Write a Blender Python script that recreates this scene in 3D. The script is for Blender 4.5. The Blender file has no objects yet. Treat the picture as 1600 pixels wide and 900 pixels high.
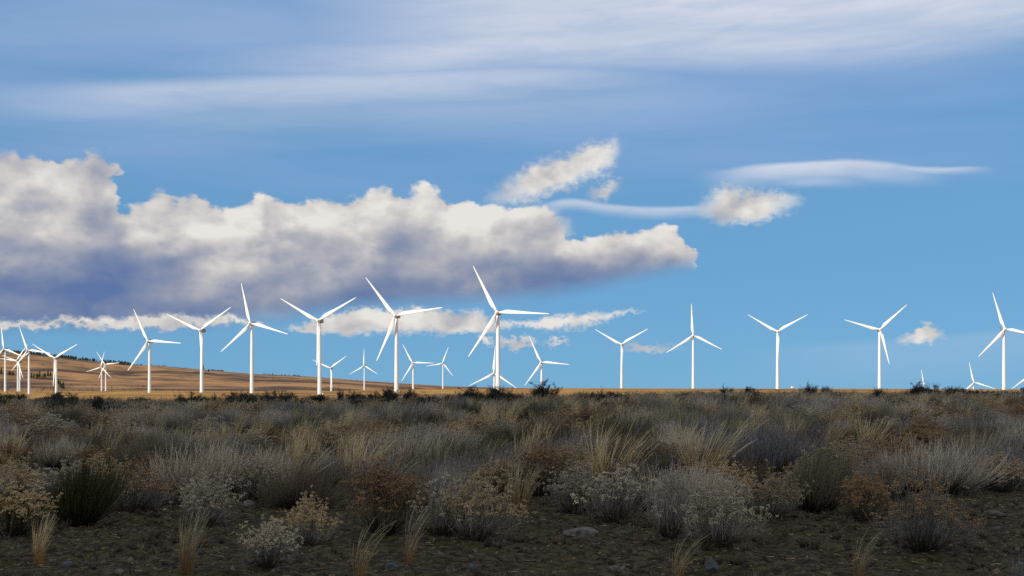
import bpy, math, random
import numpy as np
from mathutils import Vector

sc = bpy.context.scene
COL = sc.collection
R = math.radians
F = 1900.0            # focal length of the photograph in its own pixels (1600 wide)
HZ = 608.0            # eye-level row in the photograph
EYE = 1.6

# ------------------------------------------------------------------ camera
cam_d = bpy.data.cameras.new('camera')
cam_d.sensor_width = 36.0
cam_d.lens = 36.0 * F / 1600.0
cam_d.shift_y = (HZ - 450.0) / 1600.0
cam_d.clip_start = 0.1
cam_d.clip_end = 80000
cam = bpy.data.objects.new('camera', cam_d)
cam.location = (0, 0, EYE)
cam.rotation_euler = (R(90), 0, 0)
COL.objects.link(cam)
sc.camera = cam

# ------------------------------------------------------------------ light
SUN_EL, SUN_AZ = 27.0, 226.0      # azimuth clockwise from +Y (the view direction): behind and to the left
sd = Vector((math.sin(R(SUN_AZ)) * math.cos(R(SUN_EL)), math.cos(R(SUN_AZ)) * math.cos(R(SUN_EL)), math.sin(R(SUN_EL))))
sun_l = bpy.data.lights.new('sun', 'SUN')
sun_l.energy = 4.1
sun_l.angle = R(0.53)
sun_l.color = (1.0, 0.93, 0.80)
sun = bpy.data.objects.new('sun', sun_l)
sun.rotation_euler = (-sd).to_track_quat('-Z', 'Y').to_euler()
sun.location = (0, 0, 300)
COL.objects.link(sun)

sc.view_settings.view_transform = 'Standard'
sc.view_settings.look = 'None'
sc.view_settings.exposure = 0.0
sc.view_settings.gamma = 1.0
sc.cycles.use_denoising = False
sc.cycles.max_bounces = 4
sc.cycles.transparent_max_bounces = 4

# ------------------------------------------------------------------ node helpers
class NT:
    def __init__(self, tree):
        self.t = tree
    def n(self, typ, **kw):
        nd = self.t.nodes.new(typ)
        for k, v in kw.items():
            setattr(nd, k, v)
        return nd
    def put(self, sock, v):
        if isinstance(v, bpy.types.NodeSocket):
            self.t.links.new(v, sock)
        elif v is not None:
            if isinstance(v, (tuple, list)) and len(v) == 3 and sock.type == 'RGBA':
                v = (*v, 1.0)
            sock.default_value = v
    def m(self, op, a, b=None, c=None, clamp=False):
        nd = self.n('ShaderNodeMath', operation=op, use_clamp=clamp)
        self.put(nd.inputs[0], a); self.put(nd.inputs[1], b)
        if c is not None: self.put(nd.inputs[2], c)
        return nd.outputs[0]
    def add(self, a, b): return self.m('ADD', a, b)
    def sub(self, a, b): return self.m('SUBTRACT', a, b)
    def mul(self, a, b): return self.m('MULTIPLY', a, b)
    def mad(self, a, b, c): return self.m('MULTIPLY_ADD', a, b, c)
    def step(self, x, lo, hi, olo=0.0, ohi=1.0):
        nd = self.n('ShaderNodeMapRange', interpolation_type='SMOOTHSTEP')
        self.put(nd.inputs[0], x); self.put(nd.inputs[1], lo); self.put(nd.inputs[2], hi)
        self.put(nd.inputs[3], olo); self.put(nd.inputs[4], ohi)
        return nd.outputs[0]
    def mix(self, f, a, b, blend='MIX'):
        nd = self.n('ShaderNodeMix', data_type='RGBA', blend_type=blend)
        self.put(nd.inputs[0], f); self.put(nd.inputs[6], a); self.put(nd.inputs[7], b)
        return nd.outputs[2]
    def noise(self, vec, scale, detail=5, rough=0.55, dist=0.0, lac=2.0, dim='3D'):
        nd = self.n('ShaderNodeTexNoise', noise_dimensions=dim)
        self.put(nd.inputs['Vector'], vec)
        nd.inputs['Scale'].default_value = scale; nd.inputs['Detail'].default_value = detail
        nd.inputs['Roughness'].default_value = rough; nd.inputs['Distortion'].default_value = dist
        nd.inputs['Lacunarity'].default_value = lac
        return nd.outputs[0]
    def voro(self, vec, scale, detail=2, rough=0.5, smooth=0.6, dim='2D'):
        nd = self.n('ShaderNodeTexVoronoi', voronoi_dimensions=dim, feature='SMOOTH_F1' if smooth else 'F1')
        self.put(nd.inputs['Vector'], vec)
        nd.inputs['Scale'].default_value = scale; nd.inputs['Detail'].default_value = detail
        nd.inputs['Roughness'].default_value = rough
        if smooth: nd.inputs['Smoothness'].default_value = smooth
        return nd.outputs['Distance']
    def vec(self, x, y, z=0.0):
        nd = self.n('ShaderNodeCombineXYZ')
        self.put(nd.inputs[0], x); self.put(nd.inputs[1], y); self.put(nd.inputs[2], z)
        return nd.outputs[0]
    def xyz(self, v):
        nd = self.n('ShaderNodeSeparateXYZ'); self.put(nd.inputs[0], v)
        return nd.outputs
    def curve(self, x, pts, x0, x1, y0, y1):
        """piecewise curve through pts (x, y) in real units"""
        nd = self.n('ShaderNodeFloatCurve')
        self.put(nd.inputs['Value'], self.m('DIVIDE', self.sub(x, x0), x1 - x0, clamp=True))
        c = nd.mapping.curves[0]
        P = sorted(((a - x0) / (x1 - x0), (b - y0) / (y1 - y0)) for a, b in pts)
        while len(c.points) < len(P):
            c.points.new(0.5, 0.5)
        for cp, (a, b) in zip(c.points, P):
            cp.location = (a, b)
            cp.handle_type = 'AUTO_CLAMPED'
        nd.mapping.update()
        return self.mad(nd.outputs[0], y1 - y0, y0)

def pxA(px): return math.degrees(math.atan((px - 800.0) / F))
def pxE(px, py): return math.degrees(math.atan((HZ - py) / F * math.cos(math.atan((px - 800.0) / F))))

# ------------------------------------------------------------------ world: clear sky + clouds by direction
world = bpy.data.worlds.new('World')
sc.world = world
world.use_nodes = True
wt = world.node_tree
wt.nodes.clear()

# density of the cumulus clouds as a function of azimuth and elevation (degrees)
cg = bpy.data.node_groups.new('cumulus_density', 'ShaderNodeTree')
for nm in ('A', 'E'):
    cg.interface.new_socket(nm, in_out='INPUT', socket_type='NodeSocketFloat')
for nm in ('Density', 'Height', 'Bank', 'Bulge'):
    cg.interface.new_socket(nm, in_out='OUTPUT', socket_type='NodeSocketFloat')
g = NT(cg)
gi, go = g.n('NodeGroupInput'), g.n('NodeGroupOutput')
A0, E0 = gi.outputs[0], gi.outputs[1]
v2 = g.vec(A0, g.mul(E0, 1.45))
big = g.noise(v2, 0.42, 4, 0.5, dim='2D')
fine = g.noise(v2, 0.8, 7, 0.52, dim='2D')
wv = g.vec(g.mad(fine, 0.9, A0), g.mad(fine, 0.9, g.mul(E0, 1.45)))
bil = g.voro(wv, 0.36, 2.5, 0.5, 0.35)               # rounded billows
puff = g.sub(0.46, bil)
fin2 = g.noise(v2, 2.4, 6, 0.6, dim='2D')
lump = g.add(g.mul(puff, 1.25), g.mul(g.sub(big, 0.5), 0.8))
wE = g.add(E0, g.add(lump, g.add(g.mul(g.sub(fine, 0.5), 0.45), g.mul(g.sub(fin2, 0.5), 0.42))))
wA = g.add(A0, g.add(g.mul(g.sub(big, 0.5), 1.6), g.mul(g.sub(fine, 0.5), 1.2)))
top_px = [(-700, 330), (-400, 240), (-150, 270), (-60, 250), (0, 247), (60, 246), (95, 268), (125, 268), (150, 250), (175, 262), (195, 315), (215, 332), (250, 325),
          (300, 316), (345, 330), (400, 324), (470, 314), (550, 314), (600, 305), (640, 303), (690, 306), (735, 322),
          (800, 338), (860, 342), (884, 380), (930, 386), (965, 372), (1000, 362), (1030, 362), (1060, 378), (1085, 400), (1096, 425), (1125, 480), (1300, 520)]
bot_px = [(-700, 524), (0, 524), (300, 519), (450, 506), (560, 493), (650, 485), (760, 480), (850, 471), (940, 456), (1020, 440), (1070, 430), (1100, 424), (1125, 400), (1300, 380)]
cA0, cA1 = pxA(-800), pxA(1400)
topc = g.curve(wA, [(pxA(a), pxE(a, b)) for a, b in top_px], cA0, cA1, -2, 14)
botc = g.curve(wA, [(pxA(a), pxE(a, b)) for a, b in bot_px], cA0, cA1, -2, 14)
bE = g.add(E0, g.mul(g.sub(fine, 0.5), 0.5))
d_bank = g.m('MINIMUM', g.m('DIVIDE', g.sub(topc, wE), 0.34), g.m('DIVIDE', g.sub(bE, botc), 1.1))
height = g.m('DIVIDE', g.sub(E0, botc), g.m('MAXIMUM', g.sub(topc, botc), 0.4))
# lower bright band
lt = [(-400, 488), (0, 490), (90, 494), (150, 490), (235, 486), (300, 488), (380, 498), (430, 515), (470, 505), (520, 492), (590, 480), (680, 484), (740, 488), (790, 505),
      (830, 503), (880, 494), (950, 490), (995, 492), (1012, 498), (1040, 515), (1200, 530)]
lb = [(-400, 522), (0, 521), (120, 520), (230, 521), (330, 518), (400, 520), (430, 516), (470, 523), (550, 528), (650, 528), (760, 526), (800, 520), (860, 526), (920, 516),
      (980, 502), (1010, 499), (1040, 490), (1200, 480)]
lA = g.add(A0, g.mul(g.sub(fine, 0.5), 1.0))
ltc = g.curve(lA, [(pxA(a), pxE(a, b)) for a, b in lt], cA0, cA1, -2, 14)
lbc = g.curve(lA, [(pxA(a), pxE(a, b)) for a, b in lb], cA0, cA1, -2, 14)
lE = g.add(E0, g.add(g.mul(puff, 0.38), g.add(g.mul(g.sub(fin2, 0.5), 0.7), g.mul(g.sub(fine, 0.5), 0.5))))
d_band = g.m('MINIMUM', g.m('DIVIDE', g.sub(ltc, lE), 0.42), g.m('DIVIDE', g.sub(lE, lbc), 0.34))
# single small cumulus, as tilted ellipses: px, py, half width, half height, tilt (px), softness
def ell(px, py, hw, hh, tilt, aE, aA, gain):
    s = math.degrees(1 / F)
    dx = g.mul(g.sub(aA, pxA(px)), 1 / (hw * s))
    dy0 = g.mul(g.sub(aE, pxE(px, py)), 1 / (hh * s))
    dy = g.mad(dx, -tilt / hh, dy0)
    r2 = g.add(g.mul(dx, dx), g.mul(dy, dy))
    return g.mul(g.sub(1.0, g.m('SQRT', r2)), gain * 0.5)
sE = g.add(E0, g.add(g.mul(puff, 0.35), g.mul(g.sub(fin2, 0.5), 0.95)))
sA = g.add(A0, g.mul(g.sub(fine, 0.5), 1.2))
smalls = None
for e in ((865, 278, 112, 36, 38, 2.6), (928, 252, 48, 34, 10, 2.6), (1170, 325, 84, 32, 2, 2.8), (1140, 320, 40, 32, 0, 2.6),
          (945, 300, 30, 16, 6, 1.5), (1440, 527, 34, 14, 6, 2.6), (1452, 523, 20, 14, 0, 2.4),
          (805, 537, 34, 9, 0, 2.2), (757, 536, 18, 8, 0, 2.0), (866, 539, 24, 6, 0, 1.8), (1012, 545, 48, 8, 0, 1.6), (830, 358, 70, 34, 0, 3.0)):
    d = ell(*e[:5], sE, sA, e[5])
    smalls = d if smalls is None else g.m('MAXIMUM', smalls, d)
dens = g.m('MAXIMUM', g.m('MAXIMUM', d_bank, d_band), smalls)
isbank = g.step(g.sub(d_bank, g.m('MAXIMUM', d_band, smalls)), -0.5, 0.5)
cg.links.new(dens, go.inputs[0]); cg.links.new(height, go.inputs[1]); cg.links.new(isbank, go.inputs[2]); cg.links.new(g.mul(g.add(lump, g.add(g.mul(g.sub(fine, 0.5), 0.40), g.mul(g.sub(fin2, 0.5), 0.30))), -1.0), go.inputs[3])

w = NT(wt)
tc = w.n('ShaderNodeTexCoord')
D = tc.outputs['Generated']
dx, dy, dz = w.xyz(D)
az = w.mul(w.m('ARCTAN2', dx, dy), 180 / math.pi)
el = w.mul(w.m('ARCTAN2', dz, w.m('SQRT', w.add(w.mul(dx, dx), w.mul(dy, dy)))), 180 / math.pi)
sky = w.n('ShaderNodeTexSky', sky_type='NISHITA', sun_disc=False)
sky.sun_elevation = R(SUN_EL); sky.sun_rotation = R(SUN_AZ)
sky.altitude = 600; sky.air_density = 0.7; sky.dust_density = 0.0; sky.ozone_density = 4.0
gam = w.n('ShaderNodeGamma'); gam.inputs[1].default_value = 0.22      # the photograph's sky is graded flat from zenith to horizon
w.put(gam.inputs[0], w.mix(1.0, sky.outputs[0], (0.1, 0.1, 0.1), 'MULTIPLY'))
skyc = w.mix(1.0, gam.outputs[0], (2.0, 4.35, 6.7), 'MULTIPLY')

def grp(a, e):
    nd = w.n('ShaderNodeGroup'); nd.node_tree = cg
    w.put(nd.inputs[0], a); w.put(nd.inputs[1], e)
    return nd.outputs
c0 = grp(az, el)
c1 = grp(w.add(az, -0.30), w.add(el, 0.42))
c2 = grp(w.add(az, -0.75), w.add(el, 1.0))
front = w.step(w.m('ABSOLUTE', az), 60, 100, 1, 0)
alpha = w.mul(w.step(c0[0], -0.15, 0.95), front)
relief = w.add(w.mul(w.sub(c0[3], c1[3]), 0.7), w.mul(w.sub(c0[3], c2[3]), 0.6))  # shading of the billows towards the sun, painted into the cloud colour
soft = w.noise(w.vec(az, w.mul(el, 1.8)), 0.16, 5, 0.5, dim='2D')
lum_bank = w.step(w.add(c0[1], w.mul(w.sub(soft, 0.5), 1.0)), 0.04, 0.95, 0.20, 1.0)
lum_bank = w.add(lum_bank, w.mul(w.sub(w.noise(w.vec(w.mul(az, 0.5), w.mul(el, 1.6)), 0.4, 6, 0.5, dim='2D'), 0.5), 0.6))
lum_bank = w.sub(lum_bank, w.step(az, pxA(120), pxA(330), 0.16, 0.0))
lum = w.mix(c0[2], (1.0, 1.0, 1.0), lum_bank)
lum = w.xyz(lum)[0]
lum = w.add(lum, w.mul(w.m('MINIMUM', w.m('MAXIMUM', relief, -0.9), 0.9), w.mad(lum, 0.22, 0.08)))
lum = w.m('MAXIMUM', w.m('MINIMUM', lum, 1.15), 0.0)
K = 10.0     # colours below are what the camera should read; the background strength is 0.1
def col(r, gg, b): return (r * K, gg * K, b * K)
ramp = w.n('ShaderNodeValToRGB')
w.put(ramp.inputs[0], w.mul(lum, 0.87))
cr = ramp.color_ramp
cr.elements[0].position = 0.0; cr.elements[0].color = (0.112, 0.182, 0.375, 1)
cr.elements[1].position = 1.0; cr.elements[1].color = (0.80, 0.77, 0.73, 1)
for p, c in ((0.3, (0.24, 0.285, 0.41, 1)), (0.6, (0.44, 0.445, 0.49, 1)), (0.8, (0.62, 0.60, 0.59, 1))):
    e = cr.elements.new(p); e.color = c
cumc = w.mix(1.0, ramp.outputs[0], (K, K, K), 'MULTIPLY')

# high thin cloud: long streaks across the view
sv = w.vec(w.mul(az, 0.16), w.mul(w.add(el, w.mul(az, -0.035)), 1.15))
st1 = w.noise(sv, 0.55, 7, 0.55, 0.35, dim='2D')
st2 = w.noise(w.vec(w.mul(az, 0.05), w.mul(el, 0.5)), 1.1, 4, 0.5, 0.2, dim='2D')
def streak(pts_c, hw_deg, a0, a1, fade):
    c = w.curve(az, [(pxA(a), pxE(a, b)) for a, b in pts_c], pxA(-300), pxA(1900), -2, 24)
    off = w.sub(w.add(el, w.mul(w.sub(st1, 0.5), 0.5)), c)
    up = w.step(off, 0.0, hw_deg[0], 1, 0)
    dn = w.step(off, -hw_deg[1], 0.0, 0, 1)
    s = w.m('MINIMUM', up, dn)
    s = w.mul(s, w.step(az, pxA(a0 - fade), pxA(a0 + fade)))
    return w.mul(s, w.step(az, pxA(a1 - fade), pxA(a1 + fade), 1, 0))
veil = w.mul(streak([(-300, 160), (0, 152), (300, 140), (600, 124), (900, 116), (1000, 118), (1900, 150)], (0.8, 1.9), 60, 960, 220), 0.58)
for s in (w.mul(streak([(-300, 120), (300, 100), (600, 88), (800, 66), (1000, 62), (1250, 62), (1600, 40), (1900, 10)], (1.6, 1.9), 500, 1600, 320), 0.76),
          w.mul(streak([(-300, 60), (600, 40), (800, 20), (1000, 0), (1300, 5), (1600, -20), (1900, -60)], (6.0, 3.4), 640, 1900, 300), 0.90),
          w.mul(streak([(-300, 240), (300, 180), (600, 160), (800, 165), (1000, 150), (1200, 150), (1900, 150)], (1.6, 2.2), 120, 1080, 260), 0.24),
          w.mul(streak([(1000, 275), (1130, 270), (1180, 263), (1300, 256), (1380, 260), (1450, 268), (1540, 266), (1900, 270)], (0.26, 0.95), 1150, 1425, 75), 0.88),
          w.mul(streak([(1000, 262), (1300, 256), (1380, 260), (1450, 266), (1540, 265), (1900, 268)], (0.16, 0.34), 1330, 1525, 40), 0.66),
          w.mul(streak([(1000, 285), (1200, 282), (1290, 282), (1400, 284), (1900, 290)], (0.5, 0.4), 1210, 1330, 60), 0.40),
          w.mul(streak([(700, 330), (835, 324), (890, 313), (950, 322), (1040, 328), (1100, 326), (1900, 330)], (0.24, 0.6), 850, 1110, 40), 0.62),
          w.mul(streak([(-300, 75), (100, 45), (300, 40), (600, 70), (1900, 60)], (2.5, 2.0), -100, 600, 260), 0.16),
          w.mul(streak([(1000, 565), (1300, 545), (1420, 540), (1600, 522), (1900, 510)], (0.5, 2.4), 1250, 2200, 150), 0.14)):
    veil = w.m('MAXIMUM', veil, s)
fib = w.noise(w.vec(w.mul(az, 0.35), w.mul(w.add(el, w.mul(az, -0.05)), 2.6)), 0.9, 7, 0.6, 0.6, dim='2D')
veil = w.mul(veil, w.mul(w.step(st1, 0.15, 0.62, 0.65, 1.06), w.step(fib, 0.25, 0.70, 0.90, 1.06)))
# denser neutral cloud out of view, added for brighter fill; by direction, without a seam
gen = w.noise(w.n('ShaderNodeVectorMath', operation='MULTIPLY').outputs[0], 1.6, 6, 0.55)
gv = gen.node.inputs['Vector'].links[0].from_node
w.put(gv.inputs[0], D); gv.inputs[1].default_value = (1.0, 1.0, 3.0)
other = w.mul(w.step(gen, 0.36, 0.60), w.m('MAXIMUM', w.step(el, 17, 30), w.step(w.m('ABSOLUTE', az), 26, 45)))
other = w.mul(w.mul(other, 0.88), w.step(el, -1, 6))
veilc = col(0.66, 0.70, 0.80)
thin = w.mul(w.step(w.add(el, w.mul(w.sub(st2, 0.5), 6.0)), 6.5, 15.0), w.step(st2, 0.2, 0.75, 0.45, 1.0))   # thin high veil over the upper sky
thin = w.mul(thin, w.step(az, 19, 26, 0.85, 0.45))
skyc = w.mix(w.mul(thin, 0.48), skyc, col(0.34, 0.45, 0.76))
skyc = w.mix(veil, skyc, veilc)
skyc = w.mix(other, skyc, col(0.74, 0.73, 0.73))
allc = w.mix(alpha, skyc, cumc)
bg = w.n('ShaderNodeBackground'); bg.inputs[1].default_value = 0.1
w.put(bg.inputs[0], allc)
wo = w.n('ShaderNodeOutputWorld')
wt.links.new(bg.outputs[0], wo.inputs[0])
world.cycles.sampling_method = 'MANUAL'
world.cycles.sample_map_resolution = 512

# ------------------------------------------------------------------ numpy noise
def vnoise(x, y, seed=0):
    xi, yi = np.floor(x).astype(np.int64), np.floor(y).astype(np.int64)
    fx, fy = x - xi, y - yi
    fx, fy = fx * fx * (3 - 2 * fx), fy * fy * (3 - 2 * fy)
    def h(a, b):
        n = (a * 374761393 + b * 668265263 + seed * 974711) & 0x7fffffff
        n = ((n ^ (n >> 13)) * 1274126177) & 0x7fffffff
        return ((n ^ (n >> 16)) & 0xffff) / 65535.0
    return (h(xi, yi) * (1 - fx) + h(xi + 1, yi) * fx) * (1 - fy) + (h(xi, yi + 1) * (1 - fx) + h(xi + 1, yi + 1) * fx) * fy
def fbm(x, y, seed=0, o=4):
    s, a, t = 0, 0.5, 0
    for k in range(o):
        s = s + a * vnoise(x * 2 ** k, y * 2 ** k, seed + k); t += a; a *= 0.5
    return s / t - 0.5
def sstep(a, b, x):
    t = np.clip((x - a) / (b - a), 0, 1)
    return t * t * (3 - 2 * t)

# ------------------------------------------------------------------ wind turbines as measured: hub px, blade length px, blade angle, tower foot px
TURB = [  # hub x, hub y, blade px, angle of one blade (deg clockwise from up), foot y or None (tower 67 m), label
 (6, 545, 38, -9, 612, 'white turbine at the hill end of the row with one near upright blade'),
 (43, 547, 41, -22, 616.5, 'white wind turbine in front of two crossing turbines near the hillside grove'),
 (26, 563, 31, 36, 615, 'small distant turbine whose tower stands just left of a twin behind it'),
 (29, 565, 30, 50, 616, 'small distant turbine half hidden by its close twin below the hill'),
 (-26, 566, 30, 106, 616, 'distant turbine of which only one blade tip reaches into view'),
 (85.5, 559.5, 44, 60.5, 620, 'white turbine with blades in a Y beside the small dark grove'),
 (157.5, 573.5, 25, 13, 613, 'small far turbine of the crossing pair, its lower blade pointing away from the pair'),
 (164, 569.5, 24.7, -36, 612, 'small far turbine of the crossing pair, the taller one with a level blade'),
 (231, 533, 56.5, -26, 617, 'white turbine with one level blade before the widest part of the hill'),
 (312.5, 516, 62, 55, 613, 'white turbine in a Y with dark nacelle standing before the hill'),
 (391, 505, 65, -14, 614, 'tall white turbine with one near upright blade between two Y-shaped turbines'),
 (497, 501, 71, 60, 619.5, 'tall white turbine in a Y overlapping a small distant one at its foot'),
 (516.5, 575, 32, 54, None, 'small distant turbine partly behind a tall tower on the golden plain'),
 (568.5, 571.5, 27, 0, 615, 'small thin turbine with one blade straight up in front of the hill end'),
 (617.5, 493, 77, -38.5, None, 'tall white turbine with a slightly rising level blade, second tallest in the row'),
 (644.7, 567, 34, -29, None, 'smaller distant turbine beside the foot of a tall tower, one blade level'),
 (691.5, 567.5, 27, 20, 614, 'small thin turbine standing alone where the hill runs out'),
 (776.5, 488, 83, -27.5, None, 'tallest and nearest white turbine, a smaller one hidden behind its tower'),
 (771.5, 583, 43.5, 3, None, 'low turbine half hidden behind the tallest tower, hub just above the plain'),
 (845.5, 566, 45, -25, None, 'turbine rising from behind a dark round sagebrush on the crest'),
 (971, 538, 48, 60, 614, 'white turbine in a Y directly beside the one with an upright blade'),
 (1083, 524, 50, -3, 608, 'white turbine with one blade straight up and two drooping over the open plain'),
 (1215, 518, 53, 60.5, 607.5, 'white turbine in an even Y with a blade hanging down its tower'),
 (1375, 515, 56.5, 46.5, 608, 'white turbine with a lopsided Y, third blade swung clear of the tower'),
 (1446, 611, 34, -10, None, 'turbine sunk behind the plain with a single blade tip showing'),
 (1521.7, 597.5, 33, -12, None, 'distant turbine with its hub just above the brush on the crest'),
 (1570, 514, 60, -17, 611, 'white turbine at the right end of the row with one level blade'),
 (1609, 586, 38, -8, None, 'turbine beyond the end of the row, only a lower blade in view'),
]
turb = []
for hx, hy, L, ang, fy, lab in TURB:
    d = 40.0 * F / L
    X = (hx - 800) / F * d
    hubz = EYE + (HZ - hy) / F * d
    th = 67.0 if fy is None else min(70.0, max(57.0, (fy - hy) / L * 40.0))
    turb.append((X, d, hubz - th, th, ang, lab))

# ------------------------------------------------------------------ terrain height
ctrl = [(x, y, z, 1.0) for x, y, z, *_ in turb]
def cp(px, d, py, wgt=1.0):
    ctrl.append(((px - 800) / F * d, d, EYE + (HZ - py) / F * d, wgt))
for px in range(-200, 1900, 150):
    left = max(0.0, min(1.0, (800 - px) / 500.0))
    cp(px, 330, 621 + 5 * left, 1.5)
    cp(px, 600, 613 + 7 * left, 1.0)
for px, py in ((870, 606.3), (760, 607), (930, 606.2), (1030, 606.8), (1150, 607), (1300, 607.3), (1450, 607.6), (1600, 608), (1750, 608.5)):
    cp(px, 1480 if px < 1400 else 1350, py, 2.0)
    cp(px, 1300 if px < 1400 else 1180, py + 1.2, 1.0)
for px, py in ((720, 610.5), (650, 612.5), (580, 613.0), (520, 611.5), (450, 611.3), (350, 611), (250, 611), (150, 611), (0, 611.5), (-150, 611)):
    cp(px, 2050, py, 2.0)
for px in range(-200, 1900, 200):
    cp(px, 3500, 611.8 if px < 700 else 640, 1.0)
    cp(px, 4500, 606 if px < 700 else 640, 1.0)
CT = np.array(ctrl)
CA, CL = (CT[:, 0] / CT[:, 1]) * 4.5, np.log(CT[:, 1]) * 4.0
SKY = [(-500, 535), (-250, 544), (-100, 548), (0, 552), (60, 556), (130, 564), (200, 570.5), (245, 572), (300, 576.5), (340, 580), (400, 585), (450, 587), (500, 590), (560, 594.5), (620, 598.5), (700, 603.6),
       (760, 605.2), (830, 606.3), (900, 607), (1000, 615), (1200, 640)]
SKA = np.array([(a - 800) / F for a, _ in SKY]); SKZ = np.array([(HZ - b) / F for _, b in SKY])
def H(x, y):
    x = np.atleast_1d(np.asarray(x, float)); y = np.atleast_1d(np.asarray(y, float))
    r = np.hypot(x, y)
    yy = np.maximum(y, 1e-3)
    a = np.clip(x / yy, -0.62, 0.62)
    # near ground with a low crest
    c = 0.70 + 0.36 * sstep(-0.25, 0.2, a) + 0.16 * fbm(x / 9.0, x * 0 + 0.5, 7, 3)
    yc = np.maximum(y, 0)
    near = c * sstep(16, 63, yc) - (c + 5.0) * sstep(70, 330, yc)
    near = near + 0.16 * fbm(x / 7, y / 7, 3) * sstep(4, 20, r)
    near = near + (0.085 * fbm(x / 0.8, y / 0.8, 11, 3) + 0.085 * fbm(x / 0.22, y / 0.22, 17, 2)) * (1 - sstep(35, 80, r))
    # far ground
    far = np.zeros_like(x)
    m = r > 60
    if m.any():
        dd = np.clip(yy[m], 60, None)
        ax, ly = a[m] * 4.5, np.log(dd) * 4.0
        d2 = (ax[:, None] - CA) ** 2 + (ly[:, None] - CL) ** 2
        ww = CT[:, 3] / (d2 + 0.02) ** 2.2
        z = (ww * CT[:, 2]).sum(1) / ww.sum(1)
        ridge = np.interp(a[m], SKA, SKZ)
        und = fbm(x[m] / 700, y[m] / 700, 31, 5)
        und2 = fbm(x[m] / 190, y[m] / 190, 41, 4)
        hz_ = EYE + ridge * 6600.0
        t = sstep(3300, 6600, dd) ** 1.0
        amp = np.clip(hz_ + 20, 0, 200) * 0.42 * (t * (1 - t) * 4)
        z = z * (1 - t) + hz_ * t + amp * (und + 0.5 * und2)
        z = np.where(dd > 6600, hz_ - (dd - 6600) * 0.03 * (hz_ > 0) - 0, z)
        z = np.maximum(z, -90 - 0 * z)
        z = np.where(y[m] <= 60, -5.0, z)
        far[m] = z
    t = sstep(150, 340, r)
    return near * (1 - t) + far * t

def ground_at(px, py):
    """point on the near ground seen at a pixel of the photograph"""
    k = (px - 800) / F; s = (HZ - py) / F
    d = np.linspace(7, 75, 3000)
    below = EYE + s * d - H(k * d, d)
    i = int(np.argmax(below < 0)) if (below < 0).any() else 2999
    return k * d[i], d[i]

# ------------------------------------------------------------------ mesh helpers
def new_obj(name, mesh, parent=None):
    o = bpy.data.objects.new(name, mesh)
    COL.objects.link(o)
    if parent is not None:
        o.parent = parent
    return o
def tag(o, label=None, cat=None, group=None, kind=None):
    if label: o['label'] = label
    if cat: o['category'] = cat
    if group: o['group'] = group
    if kind: o['kind'] = kind
    return o
def empty(name, loc, rz=0.0):
    o = new_obj(name, None)
    o.location = loc; o.rotation_euler = (0, 0, rz)
    o.empty_display_size = 0.2
    return o
def np_mesh(name, V, T, mat, tone=None, smooth=False):
    """triangle (n,3) or quad (n,4) mesh from arrays"""
    me = bpy.data.meshes.new(name)
    V = np.ascontiguousarray(V, np.float32); T = np.ascontiguousarray(T, np.int32)
    k = T.shape[1]
    me.vertices.add(len(V)); me.vertices.foreach_set('co', V.ravel())
    me.loops.add(T.size); me.loops.foreach_set('vertex_index', T.ravel())
    me.polygons.add(len(T))
    me.polygons.foreach_set('loop_start', np.arange(0, T.size, k, dtype=np.int32))
    if smooth:
        me.polygons.foreach_set('use_smooth', np.ones(len(T), bool))
    me.update(calc_edges=True)
    if tone is not None:
        at = me.color_attributes.new('tone', 'FLOAT_COLOR', 'POINT')
        c = np.ones((len(V), 4), np.float32); c[:, :tone.shape[1]] = tone
        at.data.foreach_set('color', c.ravel())
    me.materials.append(mat)
    return me

def tubes(P, rad, sides=3, rnd=None):
    """P (N,K,3) centre lines, rad (N,K): tubes as triangles, with tone = (random, t)"""
    N, K, _ = P.shape
    T = np.gradient(P, axis=1)
    T /= np.linalg.norm(T, axis=2, keepdims=True) + 1e-9
    ref = np.zeros_like(T); ref[..., 0] = 0.83; ref[..., 1] = 0.55
    U = np.cross(T, ref); U /= np.linalg.norm(U, axis=2, keepdims=True) + 1e-9
    W = np.cross(T, U)
    ang = np.arange(sides) * 2 * np.pi / sides
    V = P[:, :, None, :] + rad[:, :, None, None] * (U[:, :, None, :] * np.cos(ang)[None, None, :, None] + W[:, :, None, :] * np.sin(ang)[None, None, :, None])
    idx = np.arange(N * K * sides).reshape(N, K, sides)
    a, b = idx[:, :-1, :], idx[:, 1:, :]
    a2, b2 = np.roll(a, -1, 2), np.roll(b, -1, 2)
    tri = np.concatenate([np.stack([a, a2, b], -1).reshape(-1, 3), np.stack([a2, b2, b], -1).reshape(-1, 3)])
    if rnd is None: rnd = np.random.rand(N)
    tone = np.zeros((N, K, sides, 3), np.float32)
    tone[..., 0] = rnd[:, None, None]; tone[..., 1] = np.linspace(0, 1, K)[None, :, None]
    return V.reshape(-1, 3), tri, tone.reshape(-1, 3)

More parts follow.
